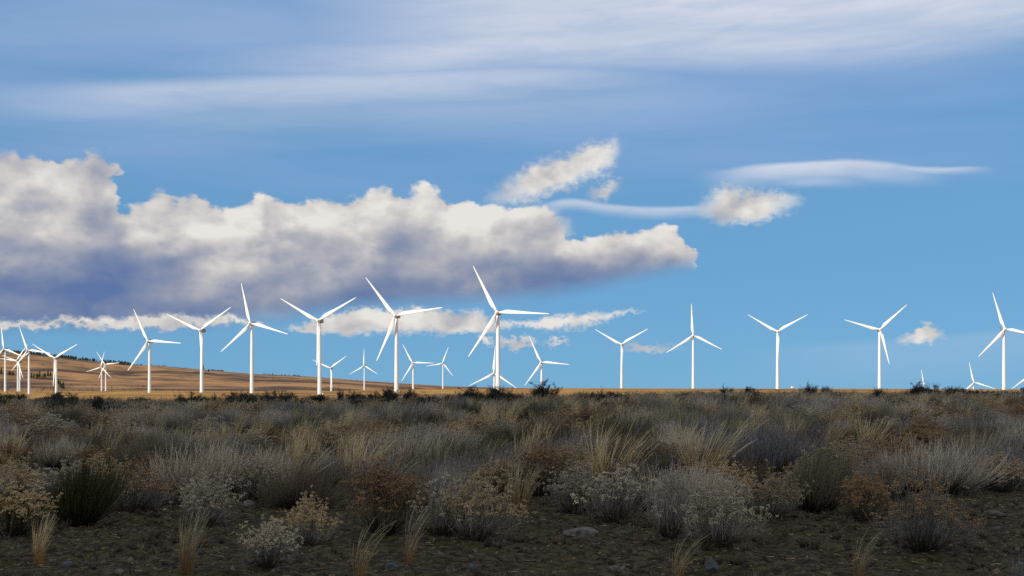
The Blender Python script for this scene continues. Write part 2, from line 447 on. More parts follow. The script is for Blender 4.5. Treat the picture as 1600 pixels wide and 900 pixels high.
OCT_V = np.array([(1, 0, 0), (-1, 0, 0), (0, 1, 0), (0, -1, 0), (0, 0, 1), (0, 0, -1)], float)
OCT_T = np.array([(0, 2, 4), (2, 1, 4), (1, 3, 4), (3, 0, 4), (2, 0, 5), (1, 2, 5), (3, 1, 5), (0, 3, 5)])
def rand_rot(rs, n):
    q = rs.normal(size=(n, 4)); q /= np.linalg.norm(q, axis=1, keepdims=True)
    w_, x, y, z = q.T
    return np.stack([np.stack([1 - 2 * (y * y + z * z), 2 * (x * y - z * w_), 2 * (x * z + y * w_)], -1),
                     np.stack([2 * (x * y + z * w_), 1 - 2 * (x * x + z * z), 2 * (y * z - x * w_)], -1),
                     np.stack([2 * (x * z - y * w_), 2 * (y * z + x * w_), 1 - 2 * (x * x + y * y)], -1)], 1)
def blobs(rs, C, size, rnd, jit=0.35):
    """small irregular lumps at points C with sizes (n,3)"""
    n = len(C)
    L = OCT_V[None] * (1 + jit * rs.uniform(-1, 1, (n, 6, 1))) * size[:, None, :]
    V = np.einsum('nij,nkj->nki', rand_rot(rs, n), L) + C[:, None, :]
    T = OCT_T[None] + (np.arange(n) * 6)[:, None, None]
    tone = np.zeros((n, 6, 3)); tone[..., 0] = rnd[:, None]; tone[..., 1] = rs.rand(n, 6)
    return V.reshape(-1, 3), T.reshape(-1, 3), tone.reshape(-1, 3)
def merge(parts):
    V, T, C, o = [], [], [], 0
    for v, t, c in parts:
        V.append(v); T.append(t + o); C.append(c); o += len(v)
    return np.concatenate(V), np.concatenate(T), np.concatenate(C)

# ------------------------------------------------------------------ materials
def mat(name):
    m_ = bpy.data.materials.new(name); m_.use_nodes = True
    t = NT(m_.node_tree)
    b = m_.node_tree.nodes['Principled BSDF']
    return m_, t, b
def plant_mat(name, a, b_, c=None, rough=0.8, trans=0.0, var=0.5):
    """colour between a and b by stem, towards c along the stem, and from plant to plant"""
    m_, t, b = mat(name)
    at = t.n('ShaderNodeAttribute', attribute_name='tone')
    r_, tt, pb = t.xyz(at.outputs['Color'])
    base = t.mix(r_, a, b_)
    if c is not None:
        base = t.mix(t.step(tt, 0.2, 0.85), c, base)  # c darkens shrub stem bases: old wood, plus painted shade between bushes
    oi = t.n('ShaderNodeObjectInfo')
    f = t.m('FRACT', t.add(oi.outputs['Random'], pb))
    base = t.mix(1.0, base, t.vec(t.mad(f, var, 1 - var / 2), t.mad(f, var * 0.9, 1 - var * 0.45), t.mad(f, var * 0.7, 1 - var * 0.35)), 'MULTIPLY')
    t.put(b.inputs['Base Color'], base)
    b.inputs['Roughness'].default_value = rough
    b.inputs['Specular IOR Level'].default_value = 0.2
    return m_
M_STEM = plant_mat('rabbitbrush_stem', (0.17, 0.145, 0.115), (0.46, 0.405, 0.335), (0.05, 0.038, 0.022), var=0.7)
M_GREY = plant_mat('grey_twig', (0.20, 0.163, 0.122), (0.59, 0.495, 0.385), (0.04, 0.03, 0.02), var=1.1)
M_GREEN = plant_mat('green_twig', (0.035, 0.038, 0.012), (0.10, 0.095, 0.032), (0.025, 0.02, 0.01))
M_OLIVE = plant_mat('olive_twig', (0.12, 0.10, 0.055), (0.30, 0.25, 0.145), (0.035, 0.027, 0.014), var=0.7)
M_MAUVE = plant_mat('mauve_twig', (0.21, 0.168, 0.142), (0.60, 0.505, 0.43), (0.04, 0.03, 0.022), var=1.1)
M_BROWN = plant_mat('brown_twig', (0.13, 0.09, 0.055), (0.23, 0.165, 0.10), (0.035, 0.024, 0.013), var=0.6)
M_CREAM = plant_mat('cream_seed_head', (0.30, 0.225, 0.13), (0.63, 0.52, 0.36))
M_TAN = plant_mat('tan_seed_head', (0.33, 0.215, 0.09), (0.64, 0.47, 0.25))
M_RUST = plant_mat('rust_seed_head', (0.20, 0.115, 0.05), (0.41, 0.26, 0.125))
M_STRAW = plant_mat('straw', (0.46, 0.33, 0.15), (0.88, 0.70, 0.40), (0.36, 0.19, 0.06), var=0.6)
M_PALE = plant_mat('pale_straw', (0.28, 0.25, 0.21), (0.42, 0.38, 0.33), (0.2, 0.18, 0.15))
M_BARK = plant_mat('sagebrush_bark', (0.035, 0.028, 0.022), (0.06, 0.05, 0.04))
M_SAGE = plant_mat('sagebrush_leaf', (0.034, 0.032, 0.026), (0.085, 0.08, 0.066), var=0.4)

# ------------------------------------------------------------------ plant meshes
def fan_lines(rs, n, h, w_, spread, K=5, base_r=0.10, up=0.55, lean=(0, 0), even=0.75):
    """n stems rising from a crown and fanning into a dome; returns (n,K,3)"""
    az_ = rs.uniform(0, 2 * np.pi, n)
    q = rs.uniform(0, 1, n) ** even                       # 0 centre .. 1 rim
    br = base_r * w_ * np.sqrt(rs.uniform(0, 1, n))
    x0 = np.stack([np.cos(az_) * br, np.sin(az_) * br, np.zeros(n)], 1)
    R_ = 0.5 * w_ * q
    topz = h * np.sqrt(np.clip(1 - (q * spread) ** 2, 0.05, 1)) * rs.uniform(0.66, 1.08, n)
    wob = 1 + 0.24 * np.sin(az_ * 2 + rs.uniform(0, 6)) + 0.16 * np.sin(az_ * 5 + rs.uniform(0, 6))
    topz = topz * (1 + 0.16 * np.sin(az_ * 3 + rs.uniform(0, 6)) + 0.10 * np.sin(az_ * 7 + rs.uniform(0, 6)))
    e = np.stack([np.cos(az_) * R_ * wob, np.sin(az_) * R_ * wob, topz], 1)
    t = np.linspace(0, 1, K)[None, :, None]
    ctl = x0 + (e - x0) * np.array([up + 0.25, up + 0.25, up - 0.13])  # bends upward
    P = (1 - t) ** 2 * x0[:, None] + 2 * t * (1 - t) * ctl[:, None] + t ** 2 * e[:, None]
    P += rs.normal(0, 0.013, P.shape) * t * (1 - 0.3 * t)
    P[..., 0] += lean[0] * t[..., 0] ** 2; P[..., 1] += lean[1] * t[..., 0] ** 2
    return P
def twigs(rs, P, per, length, K=3, t0=0.45, dev=0.5):
    """side twigs leaving the stems P"""
    N, KP, _ = P.shape
    par = np.repeat(np.arange(N), per); n = len(par)
    t = rs.uniform(t0, 0.97, n) * (KP - 1)
    i = np.minimum(t.astype(int), KP - 2); f = (t - i)[:, None]
    s = P[par, i] * (1 - f) + P[par, i + 1] * f
    d = P[par, -1] - P[par, i]; d /= np.linalg.norm(d, axis=1, keepdims=True) + 1e-6
    d = d + rs.normal(0, dev, (n, 3)); d[:, 2] += 0.5; d /= np.linalg.norm(d, axis=1, keepdims=True)
    L = (length * rs.uniform(0.5, 1.25, n))[:, None, None]
    tt = np.linspace(0, 1, K)[None, :, None]
    bend = np.zeros((n, 1, 3)); bend[..., 2] = 0.25
    return s[:, None] + d[:, None] * L * tt + bend * L * tt ** 2
def rad(n, K, r0, r1): return np.linspace(r0, r1, K)[None].repeat(n, 0)
def heads(rs, E, n_per, spread, size):
    n = len(E)
    C = np.repeat(E, n_per, 0) + rs.normal(0, 1, (n * n_per, 3)) * spread * np.array([1, 1, 0.7])
    tone = np.repeat(rs.rand(n), n_per) * 0.7 + rs.rand(n * n_per) * 0.3
    s = size * rs.uniform(0.6, 1.35, (n * n_per, 1)) * np.array([[1.0, 0.75, 0.75]])
    return blobs(rs, C, s, tone)

def rabbitbrush(seed, n=95, h=0.72, w_=1.0, per=4, headfrac=1.0, hp=7, lean=(0.05, 0), thick=1.0, spread=0.78):
    rs = np.random.RandomState(seed)
    P = fan_lines(rs, n, h * 0.88, w_ * 0.92, spread, lean=lean)
    Q = twigs(rs, P, per, h * 0.26)
    a = tubes(P, rad(len(P), 5, 0.0048 * thick, 0.0022 * thick), rnd=rs.rand(len(P)))
    b = tubes(Q, rad(len(Q), 3, 0.0026 * thick, 0.0014 * thick), rnd=rs.rand(len(Q)))
    b[2][:, 1] = 0.55 + 0.45 * b[2][:, 1]
    E = np.concatenate([P[:, -1], Q[:, -1]])
    q = E[:, 2] > h * 0.40
    E = E[q]; E = E[rs.rand(len(E)) < headfrac]
    hd = heads(rs, E, hp, 0.0145, 0.0098)
    return merge([a, b]), hd
def broom(seed, n=330, h=0.75, w_=1.05, per=2, thick=1.0, lean=(0.06, 0), spread=0.80):
    rs = np.random.RandomState(seed)
    P = fan_lines(rs, n, h, w_, spread, lean=lean, even=0.6)
    Q = twigs(rs, P, per, h * 0.28, t0=0.3, dev=0.28)
    a = tubes(P, rad(len(P), 5, 0.0036 * thick, 0.0013 * thick), rnd=rs.rand(len(P)))
    b = tubes(Q, rad(len(Q), 3, 0.0022 * thick, 0.0009 * thick), rnd=rs.rand(len(Q)))
    b[2][:, 1] = 0.5 + 0.5 * b[2][:, 1]
    return merge([a, b])
def bunch_grass(seed, n=150, h=0.85, w_=0.5, lean=0.28, plume=0.6, r=0.0021):
    rs = np.random.RandomState(seed)
    az_ = rs.uniform(0, 2 * np.pi, n)
    br = 0.16 * w_ * np.sqrt(rs.rand(n))
    s = np.stack([np.cos(az_) * br, np.sin(az_) * br, np.zeros(n)], 1)
    hh = h * rs.uniform(0.35, 1.05, n)
    out = 0.5 * w_ * rs.uniform(0.15, 1.0, n) * (hh / h)
    ln = lean * (hh / h) ** 1.5 * rs.uniform(0.4, 1.5, n)
    K = 7
    t = np.linspace(0, 1, K)[None, :]
    P = np.zeros((n, K, 3))
    P[..., 0] = s[:, None, 0] + np.cos(az_)[:, None] * out[:, None] * t ** 1.3 + ln[:, None] * t ** 2.2
    P[..., 1] = s[:, None, 1] + np.sin(az_)[:, None] * out[:, None] * t ** 1.3 + 0.2 * ln[:, None] * t ** 2
    P[..., 2] = hh[:, None] * (t - 0.10 * t ** 3 * rs.uniform(0, 1.6, n)[:, None])
    ra = rad(n, K, r, r * 0.35)
    hasp = rs.rand(n) < plume                         # seed plume thickens the top
    prof = np.array([1, 1, 1, 1, 1.7, 2.0, 0.6])
    ra = np.where(hasp[:, None], ra * prof, ra)
    return tubes(P, ra, rnd=rs.rand(n))
def sagebrush(seed, h=1.1, w_=1.3, limbs=9, leaf=0.022, nl=10):
    rs = np.random.RandomState(seed)
    P = fan_lines(rs, limbs, h * 0.8, w_ * 0.8, 0.8, K=6, base_r=0.05, up=0.4)
    P[:, 1:-1] += rs.normal(0, 0.05, P[:, 1:-1].shape)
    Q = twigs(rs, P, 9, h * 0.34, K=4, t0=0.3, dev=0.55)
    Q[:, 1:] += rs.normal(0, 0.02, Q[:, 1:].shape)
    S = twigs(rs, Q, 5, h * 0.15, K=3, t0=0.3, dev=0.6)
    wood = merge([tubes(P, rad(len(P), 6, 0.032, 0.012), 5, rs.rand(len(P))), tubes(Q, rad(len(Q), 4, 0.010, 0.004), 3, rs.rand(len(Q))),
                  tubes(S, rad(len(S), 3, 0.0045, 0.0022), 3, rs.rand(len(S)))])
    E = S[:, 1:].reshape(-1, 3)
    C = np.repeat(E, nl, 0) + rs.normal(0, 0.026, (len(E) * nl, 3))
    lf = blobs(rs, C, leaf * rs.uniform(0.6, 1.3, (len(C), 1)) * np.array([[1.0, 0.35, 0.16]]), np.repeat(rs.rand(len(E)), nl))
    return wood, lf

# ================================================================== ground
m_g, t, b = mat('ground')
geo = t.n('ShaderNodeNewGeometry')
px_, py_, pz_ = t.xyz(geo.outputs['Position'])
dist = t.m('SQRT', t.add(t.mul(px_, px_), t.mul(py_, py_)))
P3 = geo.outputs['Position']
n1 = t.noise(P3, 1.3, 6, 0.6); n2 = t.noise(P3, 9.0, 5, 0.65); n3 = t.noise(P3, 38.0, 3, 0.6)
dirt = t.mix(t.step(n2, 0.35, 0.68), (0.020, 0.015, 0.007), (0.118, 0.086, 0.046))
dirt = t.mix(t.mul(t.step(n1, 0.46, 0.62), 0.8), dirt, t.mix(t.step(n2, 0.4, 0.6), (0.040, 0.034, 0.010), (0.092, 0.075, 0.026)))
dirt = t.mix(t.mul(t.step(n3, 0.58, 0.72), 0.6), dirt, (0.16, 0.125, 0.085))
f1 = t.noise(P3, 0.006, 6, 0.6); f2 = t.noise(P3, 0.05, 5, 0.6)
plain = t.mix(t.step(f1, 0.36, 0.66), (0.24, 0.12, 0.032), (0.46, 0.25, 0.075))
plain = t.mix(t.mul(t.step(f2, 0.52, 0.7), 0.6), plain, (0.15, 0.085, 0.035))
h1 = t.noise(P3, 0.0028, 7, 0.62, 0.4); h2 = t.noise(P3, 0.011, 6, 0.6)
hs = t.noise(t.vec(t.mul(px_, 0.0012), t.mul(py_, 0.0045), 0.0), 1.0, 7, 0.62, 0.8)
hill = t.mix(t.step(t.mad(hs, 0.6, t.mul(h1, 0.4)), 0.42, 0.58), (0.072, 0.049, 0.037), (0.39, 0.206, 0.088))  # dark streaks include shadow patches painted into the hill colour
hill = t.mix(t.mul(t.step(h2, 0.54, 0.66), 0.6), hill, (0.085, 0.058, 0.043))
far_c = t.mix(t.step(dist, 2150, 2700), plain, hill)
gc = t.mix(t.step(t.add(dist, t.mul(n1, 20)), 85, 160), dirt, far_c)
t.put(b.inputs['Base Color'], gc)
b.inputs['Roughness'].default_value = 0.95
b.inputs['Specular IOR Level'].default_value = 0.1
bump = t.n('ShaderNodeBump'); bump.inputs['Strength'].default_value = 1.0; bump.inputs['Distance'].default_value = 0.06
t.put(bump.inputs['Height'], t.add(t.mul(n2, 1.0), t.mul(n3, 0.5)))
t.put(b.inputs['Normal'], bump.outputs[0])

rings = list(np.linspace(3, 8, 20, endpoint=False)) + list(np.arange(8, 22, 0.075))
r = 22.0
while r < 80: rings.append(r); r *= 1.013
while r < 60000: rings.append(r); r *= 1.028
rings = np.array(rings)
angs = np.concatenate([np.radians(np.linspace(-33, 33, 440)), np.radians(np.linspace(33, 327, 64)[1:-1])])   # clockwise from +Y
RR, AA = np.meshgrid(rings, angs, indexing='ij')
gx, gy = RR * np.sin(AA), RR * np.cos(AA)
gz = H(gx.ravel(), gy.ravel())
V = np.stack([gx.ravel(), gy.ravel(), gz], 1)
nr, na = RR.shape
idx = np.arange(nr * na).reshape(nr, na)
a_, b_ = idx[:-1], idx[1:]
quads = np.stack([a_, np.roll(a_, -1, 1), np.roll(b_, -1, 1), b_], -1).reshape(-1, 4)[:, ::-1]
me = np_mesh('ground', V, quads, m_g, smooth=True)
import bmesh
bm = bmesh.new(); bm.from_mesh(me); bm.verts.ensure_lookup_table()
bm.faces.new([bm.verts[i] for i in range(na)][::-1])
bm.to_mesh(me); bm.free()
tag(new_obj('ground', me), 'dry steppe ground, bare dirt rising to a brush crest, golden plain and hill beyond', 'ground', kind='structure')

# ================================================================== wind turbines
m_w, t, b = mat('turbine_white_paint')
gp = t.n('ShaderNodeTexCoord')
nn = t.noise(gp.outputs['Object'], 0.35, 4, 0.6)
t.put(b.inputs['Base Color'], t.mix(nn, (0.80, 0.79, 0.76), (0.86, 0.85, 0.83)))
b.inputs['Roughness'].default_value = 0.45
m_n, t, b = mat('nacelle_shaded_grey')  # grey, darkened so the paint carries the nacelle's shade; plinths share it
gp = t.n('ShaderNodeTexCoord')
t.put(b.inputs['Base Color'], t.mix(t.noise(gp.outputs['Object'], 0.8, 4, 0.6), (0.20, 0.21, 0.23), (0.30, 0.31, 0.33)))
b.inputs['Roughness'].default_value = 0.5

def loft(sections):
    S = np.array(sections); n, k, _ = S.shape
    ii = np.arange(n * k).reshape(n, k)
    q = np.stack([ii[:-1], np.roll(ii[:-1], -1, 1), np.roll(ii[1:], -1, 1), ii[1:]], -1).reshape(-1, 4)
    tri = np.concatenate([q[:, [0, 1, 2]], q[:, [0, 2, 3]]])
    caps = [(ii[0, 0], ii[0, j + 1], ii[0, j]) for j in range(1, k - 1)] + [(ii[-1, 0], ii[-1, j], ii[-1, j + 1]) for j in range(1, k - 1)]
    return S.reshape(-1, 3), np.concatenate([tri, np.array(caps)])
def ring(r, z, n=28, cx=0, cy=0):
    a = np.arange(n) * 2 * np.pi / n
    return np.stack([cx + r * np.cos(a), cy + r * np.sin(a), np.full(n, z)], 1)
# tower of unit height (scaled along z per turbine), with a base flange and section joints
secs = [ring(2.15, 0), ring(2.15, 0.006), ring(1.9, 0.0065)]
for k, z in enumerate(np.linspace(0.0065, 1, 4)):
    rr = 1.9 - 0.72 * z
    if 0 < k < 3: secs += [ring(rr, z - 0.0022), ring(rr + 0.06, z - 0.0021), ring(rr + 0.06, z + 0.0021), ring(rr, z + 0.0022)]
    elif k == 3: secs += [ring(rr, 1)]
TOWER = np_mesh('tower', *loft(secs), m_w, smooth=True)
# blade along +z, flat face to the wind (-y), trailing edge on -x
bs = []
for s_, ch, th_, le in ((0.028, 1.9, 1.9, 0.95), (0.06, 1.85, 1.8, 0.93), (0.10, 2.3, 1.4, 0.95), (0.15, 3.05, 1.05, 0.98), (0.20, 3.4, 0.80, 0.98), (0.27, 3.2, 0.62, 0.92), (0.40, 2.6, 0.46, 0.78),
                        (0.55, 2.0, 0.33, 0.62), (0.70, 1.5, 0.24, 0.48), (0.84, 1.08, 0.17, 0.36), (0.94, 0.8, 0.12, 0.28), (0.985, 0.5, 0.08, 0.18), (1.0, 0.15, 0.04, 0.05)):
    a = np.arange(14) * 2 * np.pi / 14
    cx = le - ch / 2
    x = cx + ch / 2 * np.cos(a); y = th_ / 2 * np.sin(a) * (0.45 + 0.55 * (np.cos(a) + 1) / 2 + 0.1 if s_ > 0.08 else 1)
    tw = R(13 * (1 - s_) ** 2)
    bs.append(np.stack([x * math.cos(tw) + y * math.sin(tw), -x * math.sin(tw) + y * math.cos(tw) - 1.2 * s_ ** 2, np.full(14, 40 * s_)], 1))
BLADE = np_mesh('blade', *loft(bs), m_w, smooth=True)
# hub: blunt spinner along -y
hs = []
for yv, rr in ((1.5, 1.35), (1.2, 1.6), (0.3, 1.72), (-0.6, 1.68), (-1.3, 1.4), (-1.9, 0.95), (-2.25, 0.45), (-2.32, 0.05)):
    q = ring(rr, 0, 24); hs.append(np.stack([q[:, 0], np.full(24, yv), q[:, 1]], 1))
HUB = np_mesh('hub', *loft(hs[::-1]), m_w, smooth=True)
# nacelle: rounded box running back along +y, origin at the tower axis
ns = []
for yv, sx, sz, oz in ((-2.9, 1.1, 1.2, 0.0), (-2.5, 1.5, 1.6, 0.0), (-1.0, 1.75, 2.0, 0.1), (4.0, 1.75, 2.0, 0.1), (6.4, 1.65, 1.75, 0.2), (7.0, 1.3, 1.3, 0.3)):
    a = np.arange(24) * 2 * np.pi / 24
    sg = lambda v: np.sign(v) * np.abs(v) ** 0.45
    ns.append(np.stack([sx * sg(np.cos(a)), np.full(24, yv), oz + sz * sg(np.sin(a))], 1))
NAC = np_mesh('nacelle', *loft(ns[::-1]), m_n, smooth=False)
YAW = R(-9)
for X, d, z0, th, ang, lab in turb:
    root = empty('wind_turbine', (X + 4.2 * math.sin(R(9)), d + 4.2 * math.cos(R(9)), z0), YAW)
    tag(root, lab, 'wind turbine', 'wind turbines across the plain')
    o = new_obj('tower', TOWER, root); o.scale = (1, 1, th - 1.6); o.location = (0, 0, -0.3)
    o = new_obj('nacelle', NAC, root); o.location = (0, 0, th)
    hb = new_obj('hub', HUB, root); hb.location = (0, -4.2, th); hb.rotation_euler = (R(-4), 0, 0)
    for k in range(3):
        bl = new_obj('blade', BLADE, hb); bl.rotation_euler = (0, R(ang + 120 * k), 0)

# transformer cabinets by some of the tower feet: body on a plinth, sloping lid, two doors
def box_mesh(name, sx, sy, sz, m_, z0=0.0, y0=0.0, slope=0.0, x0=0.0):
    V = np.array([(x0 + a * sx / 2, y0 + b_ * sy / 2, z0 + (c_ * sz if c_ == 0 else sz + slope * b_)) for c_ in (0, 1) for b_ in (-1, 1) for a in (-1, 1)], float)
    q = np.array([(0, 2, 3, 1), (4, 5, 7, 6), (0, 1, 5, 4), (2, 6, 7, 3), (0, 4, 6, 2), (1, 3, 7, 5)])
    return np_mesh(name, V, q, m_)
CAB = [box_mesh('cabinet_body', 3.0, 2.2, 2.3, m_w, 0.3), box_mesh('plinth', 3.4, 2.6, 0.9, m_n, -0.6), box_mesh('lid', 3.3, 2.5, 0.15, m_w, 2.62, slope=0.08),
       box_mesh('door', 1.35, 0.06, 2.0, m_w, 0.42, -1.15, x0=-0.72), box_mesh('door', 1.35, 0.06, 2.0, m_w, 0.42, -1.15, x0=0.72)]
for px, d, lab in ((1238, 1452, 'small white transformer cabinet on the plain near the even Y turbine'), 
                   (503, 1090, 'small pale transformer cabinet at the foot of the tower overlapping a distant turbine'), (48, 1860, 'small pale cabinet beside the tower near the hillside grove')):
    X = (px - 800) / F * d
    rt = empty('transformer_cabinet', (X, d, float(H(X, d)[0]) + 0.1), 0.3)
    tag(rt, lab, 'cabinet', 'transformer cabinets by the towers')
    for m__ in CAB: new_obj(m__.name.split('.')[0], m__, rt)

# ================================================================== trees and scrub on the hill
M_FIR = plant_mat('conifer_foliage', (0.022, 0.032, 0.016), (0.06, 0.075, 0.035), var=0.4)
M_ASPEN = plant_mat('autumn_foliage', (0.24, 0.18, 0.05), (0.40, 0.30, 0.09), var=0.3)
M_TRUNK = plant_mat('tree_bark', (0.05, 0.035, 0.025), (0.09, 0.07, 0.05))
M_SCRUB = plant_mat('hill_scrub', (0.05, 0.05, 0.035), (0.09, 0.08, 0.055))
def tree_mesh(seed, h, w_, conic, n=420):
    rs = np.random.RandomState(seed)
    zt = rs.uniform(0.12, 1, n)
    prof = (1 - zt) ** 0.8 + 0.05 if conic else np.sqrt(np.clip(1 - ((zt - 0.55) / 0.5) ** 2, 0.02, 1))
    prof = prof * (0.75 + 0.35 * np.sin(zt * 21 + rs.rand() * 6) * rs.rand(n))
    a = rs.uniform(0, 2 * np.pi, n); q = rs.uniform(0.35, 1, n) * prof * w_ / 2 * (1 + 0.2 * np.sin(a * 3 + seed))
    C = np.stack([np.cos(a) * q, np.sin(a) * q, zt * h], 1)
    crown = blobs(rs, C, (w_ * 0.085) * rs.uniform(0.5, 1.4, (n, 1)) * np.array([[1.3, 0.9, 0.5]]), rs.rand(n))
    P = np.stack([np.zeros((1, 4)), np.zeros((1, 4)), np.linspace(-0.5, h * 0.95, 4)[None]], -1)
    lb = fan_lines(rs, 10, h * 0.8, w_ * 0.7, 0.8, K=4, base_r=0.01)
    lb[..., 2] = lb[..., 2] * 0.8 + h * 0.12
    tk = merge([tubes(P, rad(1, 4, w_ * 0.05, w_ * 0.008), 7), tubes(lb, rad(10, 4, w_ * 0.014, w_ * 0.004), 4)])
    return tk, crown
tree_meshes = []
for sdv, h, w_, con, mm in ((1, 17, 8, True, M_FIR), (2, 14, 9, True, M_FIR), (3, 12, 9, False, M_FIR), (4, 10, 8, False, M_ASPEN)):
    tk, crn = tree_mesh(sdv, h, w_, con)
    tree_meshes.append((np_mesh('trunk', tk[0], tk[1], M_TRUNK, tk[2]), np_mesh('crown', crn[0], crn[1], mm, crn[2])))
def hill_point(px, py, d0=2600, d1=7000):
    k = (px - 800) / F; s = (HZ - py) / F
    d = np.linspace(d0, d1, 2200)
    below = EYE + s * d - H(k * d, d)
    i = int(np.argmax(below < 0)) if (below < 0).any() else len(d) - 1
    return k * d[i], d[i]
GR = [(49, 591, 0), (53, 590, 1), (58, 591, 2), (62, 590, 0), (66, 591, 1), (70, 590, 2), (75, 589, 0), (79, 588.5, 1), (56, 592, 3), (65.5, 591.5, 3),
      (91, 601, 1), (94, 606, 0), (97, 607, 2), (93, 599, 3), (99, 608, 0), (15, 587, 2), (20, 587, 1), (2, 585, 0), (9, 586, 1), (318, 578, 0), (326, 581, 2)]
for px, py, k in GR:
    x, y = hill_point(px, py)
    z = float(H(x, y)[0])
    rt = empty('tree', (x, y, z - 0.3), px * 1.7)
    s_ = random.Random(px * 7 + 1).uniform(1.0, 1.45)
    rt.scale = (s_, s_, s_)
    if k == 3:
        tag(rt, 'yellow autumn tree among dark conifers of the grove on the hillside', 'tree', 'autumn trees in the hillside grove')
    elif px > 300:
        tag(rt, 'lone dark tree on the bare skyline of the hill', 'tree', 'lone trees on the hill skyline')
    elif k == 2:
        tag(rt, 'round dark green tree in the grove on the hillside', 'tree', 'round trees in the hillside grove')
    else:
        tag(rt, 'dark pointed conifer in the grove on the hillside', 'tree', 'conifers in the hillside grove')
    new_obj('trunk', tree_meshes[k][0], rt); new_obj('crown', tree_meshes[k][1], rt)

def scatter_mesh(base, spots):
    """copies of (V,T,tone) at spots (x,y,z,rot,sxy,sz,rand) joined into one mesh"""
    Vs, Ts, Cs, o = [], [], [], 0
    for i, (x, y, z, ro, sx, sz, rn) in spots:
        v, tr, c = base[i]
        cr_, sr_ = math.cos(ro), math.sin(ro)
        W = np.empty_like(v)
        W[:, 0] = (v[:, 0] * cr_ - v[:, 1] * sr_) * sx + x
        W[:, 1] = (v[:, 0] * sr_ + v[:, 1] * cr_) * sx + y
        W[:, 2] = v[:, 2] * sz + z
        c2 = c.copy(); c2[:, 2] = rn
        Vs.append(W); Ts.append(tr + o); Cs.append(c2); o += len(v)
    return np.concatenate(Vs), np.concatenate(Ts), np.concatenate(Cs)
rs = np.random.RandomState(77)
wood_low = [tree_mesh(50 + k, 14, 9, k % 2 == 0, 70)[1] for k in range(3)]
spots = []
for k in range(1000):
    px = rs.uniform(-260, 205) if k < 900 else rs.choice([rs.uniform(205, 262), rs.uniform(410, 470), rs.uniform(330, 350)])
    kx = (px - 800) / F
    d = rs.uniform(5850, 6600) if px < 205 else rs.uniform(6300, 6580)
    if px < 205 and fbm(np.array([px / 30.0]), np.array([d / 200.0]), 5)[0] < -0.10: continue
    x, y = kx * d, d
    s_ = rs.uniform(0.7, 1.5) if px < 205 else rs.uniform(0.35, 0.6)
    spots.append((k % 3, (x, y, float(H(x, y)[0]) - 0.5, rs.uniform(0, 6), s_ * 1.6, s_, rs.rand())))
sm = scatter_mesh(wood_low, spots)
tag(new_obj('far_wood', np_mesh('far_wood', sm[0], sm[1], M_FIR, sm[2])), 'thin dark belt of trees along the hill skyline', 'woodland', kind='stuff')
scr = [tree_mesh(70 + k, 2.4, 4.5, False, 26)[1] for k in range(3)]
spots = []
for k in range(2600):
    px = rs.uniform(-150, 900); d = rs.uniform(2900, 6400)
    kx = (px - 800) / F
    if fbm(np.array([kx * d / 420.0]), np.array([d / 420.0]), 9)[0] < 0.09: continue
    x, y = kx * d, d
    s_ = rs.uniform(0.6, 1.5)
    spots.append((k % 3, (x, y, float(H(x, y)[0]) - 0.3, rs.uniform(0, 6), s_ * 1.3, s_, rs.rand())))
sm = scatter_mesh(scr, spots)
tag(new_obj('hill_scrub', np_mesh('hill_scrub', sm[0], sm[1], M_SCRUB, sm[2])), 'scattered dark scrub in patches over the brown hillside', 'scrub', kind='stuff')

# ================================================================== brush in the foreground
LEAN = 0.10
HEADM = {'cream': M_CREAM, 'tan': M_TAN, 'rust': M_RUST}
RB = {}
for i, (hc, stem) in enumerate((('cream', M_STEM), ('tan', M_STEM), ('rust', M_BROWN), ('rust', M_STEM), ('tan', M_GREEN), ('cream', M_STEM))):
    RB[i] = []
    for k in range(2):
        s_, hd = rabbitbrush(100 + i * 7 + k, n=100, per=4, headfrac=(0.95, 0.95, 0.9, 0.45, 1.0, 0.35)[i], hp=12, lean=(LEAN * 0.6, 0), spread=0.80 if k else 0.9)
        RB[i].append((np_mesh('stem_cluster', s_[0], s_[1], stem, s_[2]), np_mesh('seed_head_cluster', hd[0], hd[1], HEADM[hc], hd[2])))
BR = []
for k in range(5):
    v = broom(200 + k, n=(520, 560, 500, 540, 560)[k], h=0.75, w_=(1.05, 1.2, 0.95, 1.1, 1.0)[k], lean=(LEAN, 0), spread=(0.7, 0.85, 0.8, 0.9, 0.75)[k])
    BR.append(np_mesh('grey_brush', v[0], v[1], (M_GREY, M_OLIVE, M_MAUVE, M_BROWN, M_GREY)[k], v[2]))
v = broom(301, n=520, h=0.85, w_=1.0, per=3, thick=1.5, lean=(LEAN, 0), spread=0.72)
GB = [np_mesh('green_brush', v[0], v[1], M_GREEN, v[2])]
v = broom(302, n=480, h=0.75, w_=1.1, per=3, thick=1.5, lean=(LEAN, 0), spread=0.8)
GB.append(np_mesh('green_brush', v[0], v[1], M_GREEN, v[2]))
GS = []
for k in range(5):
    v = bunch_grass(400 + k, n=(95, 115, 80, 130, 85)[k], h=0.95, w_=(0.5, 0.7, 0.45, 0.8, 0.6)[k], lean=(0.16, 0.20, 0.11, 0.16, 0.26)[k], r=0.0029)
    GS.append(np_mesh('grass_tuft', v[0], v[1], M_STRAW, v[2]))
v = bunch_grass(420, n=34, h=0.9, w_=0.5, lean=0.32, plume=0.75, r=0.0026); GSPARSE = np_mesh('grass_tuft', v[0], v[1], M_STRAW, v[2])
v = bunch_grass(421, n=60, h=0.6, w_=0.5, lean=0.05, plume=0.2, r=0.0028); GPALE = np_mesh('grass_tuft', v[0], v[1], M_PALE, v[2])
SG = []
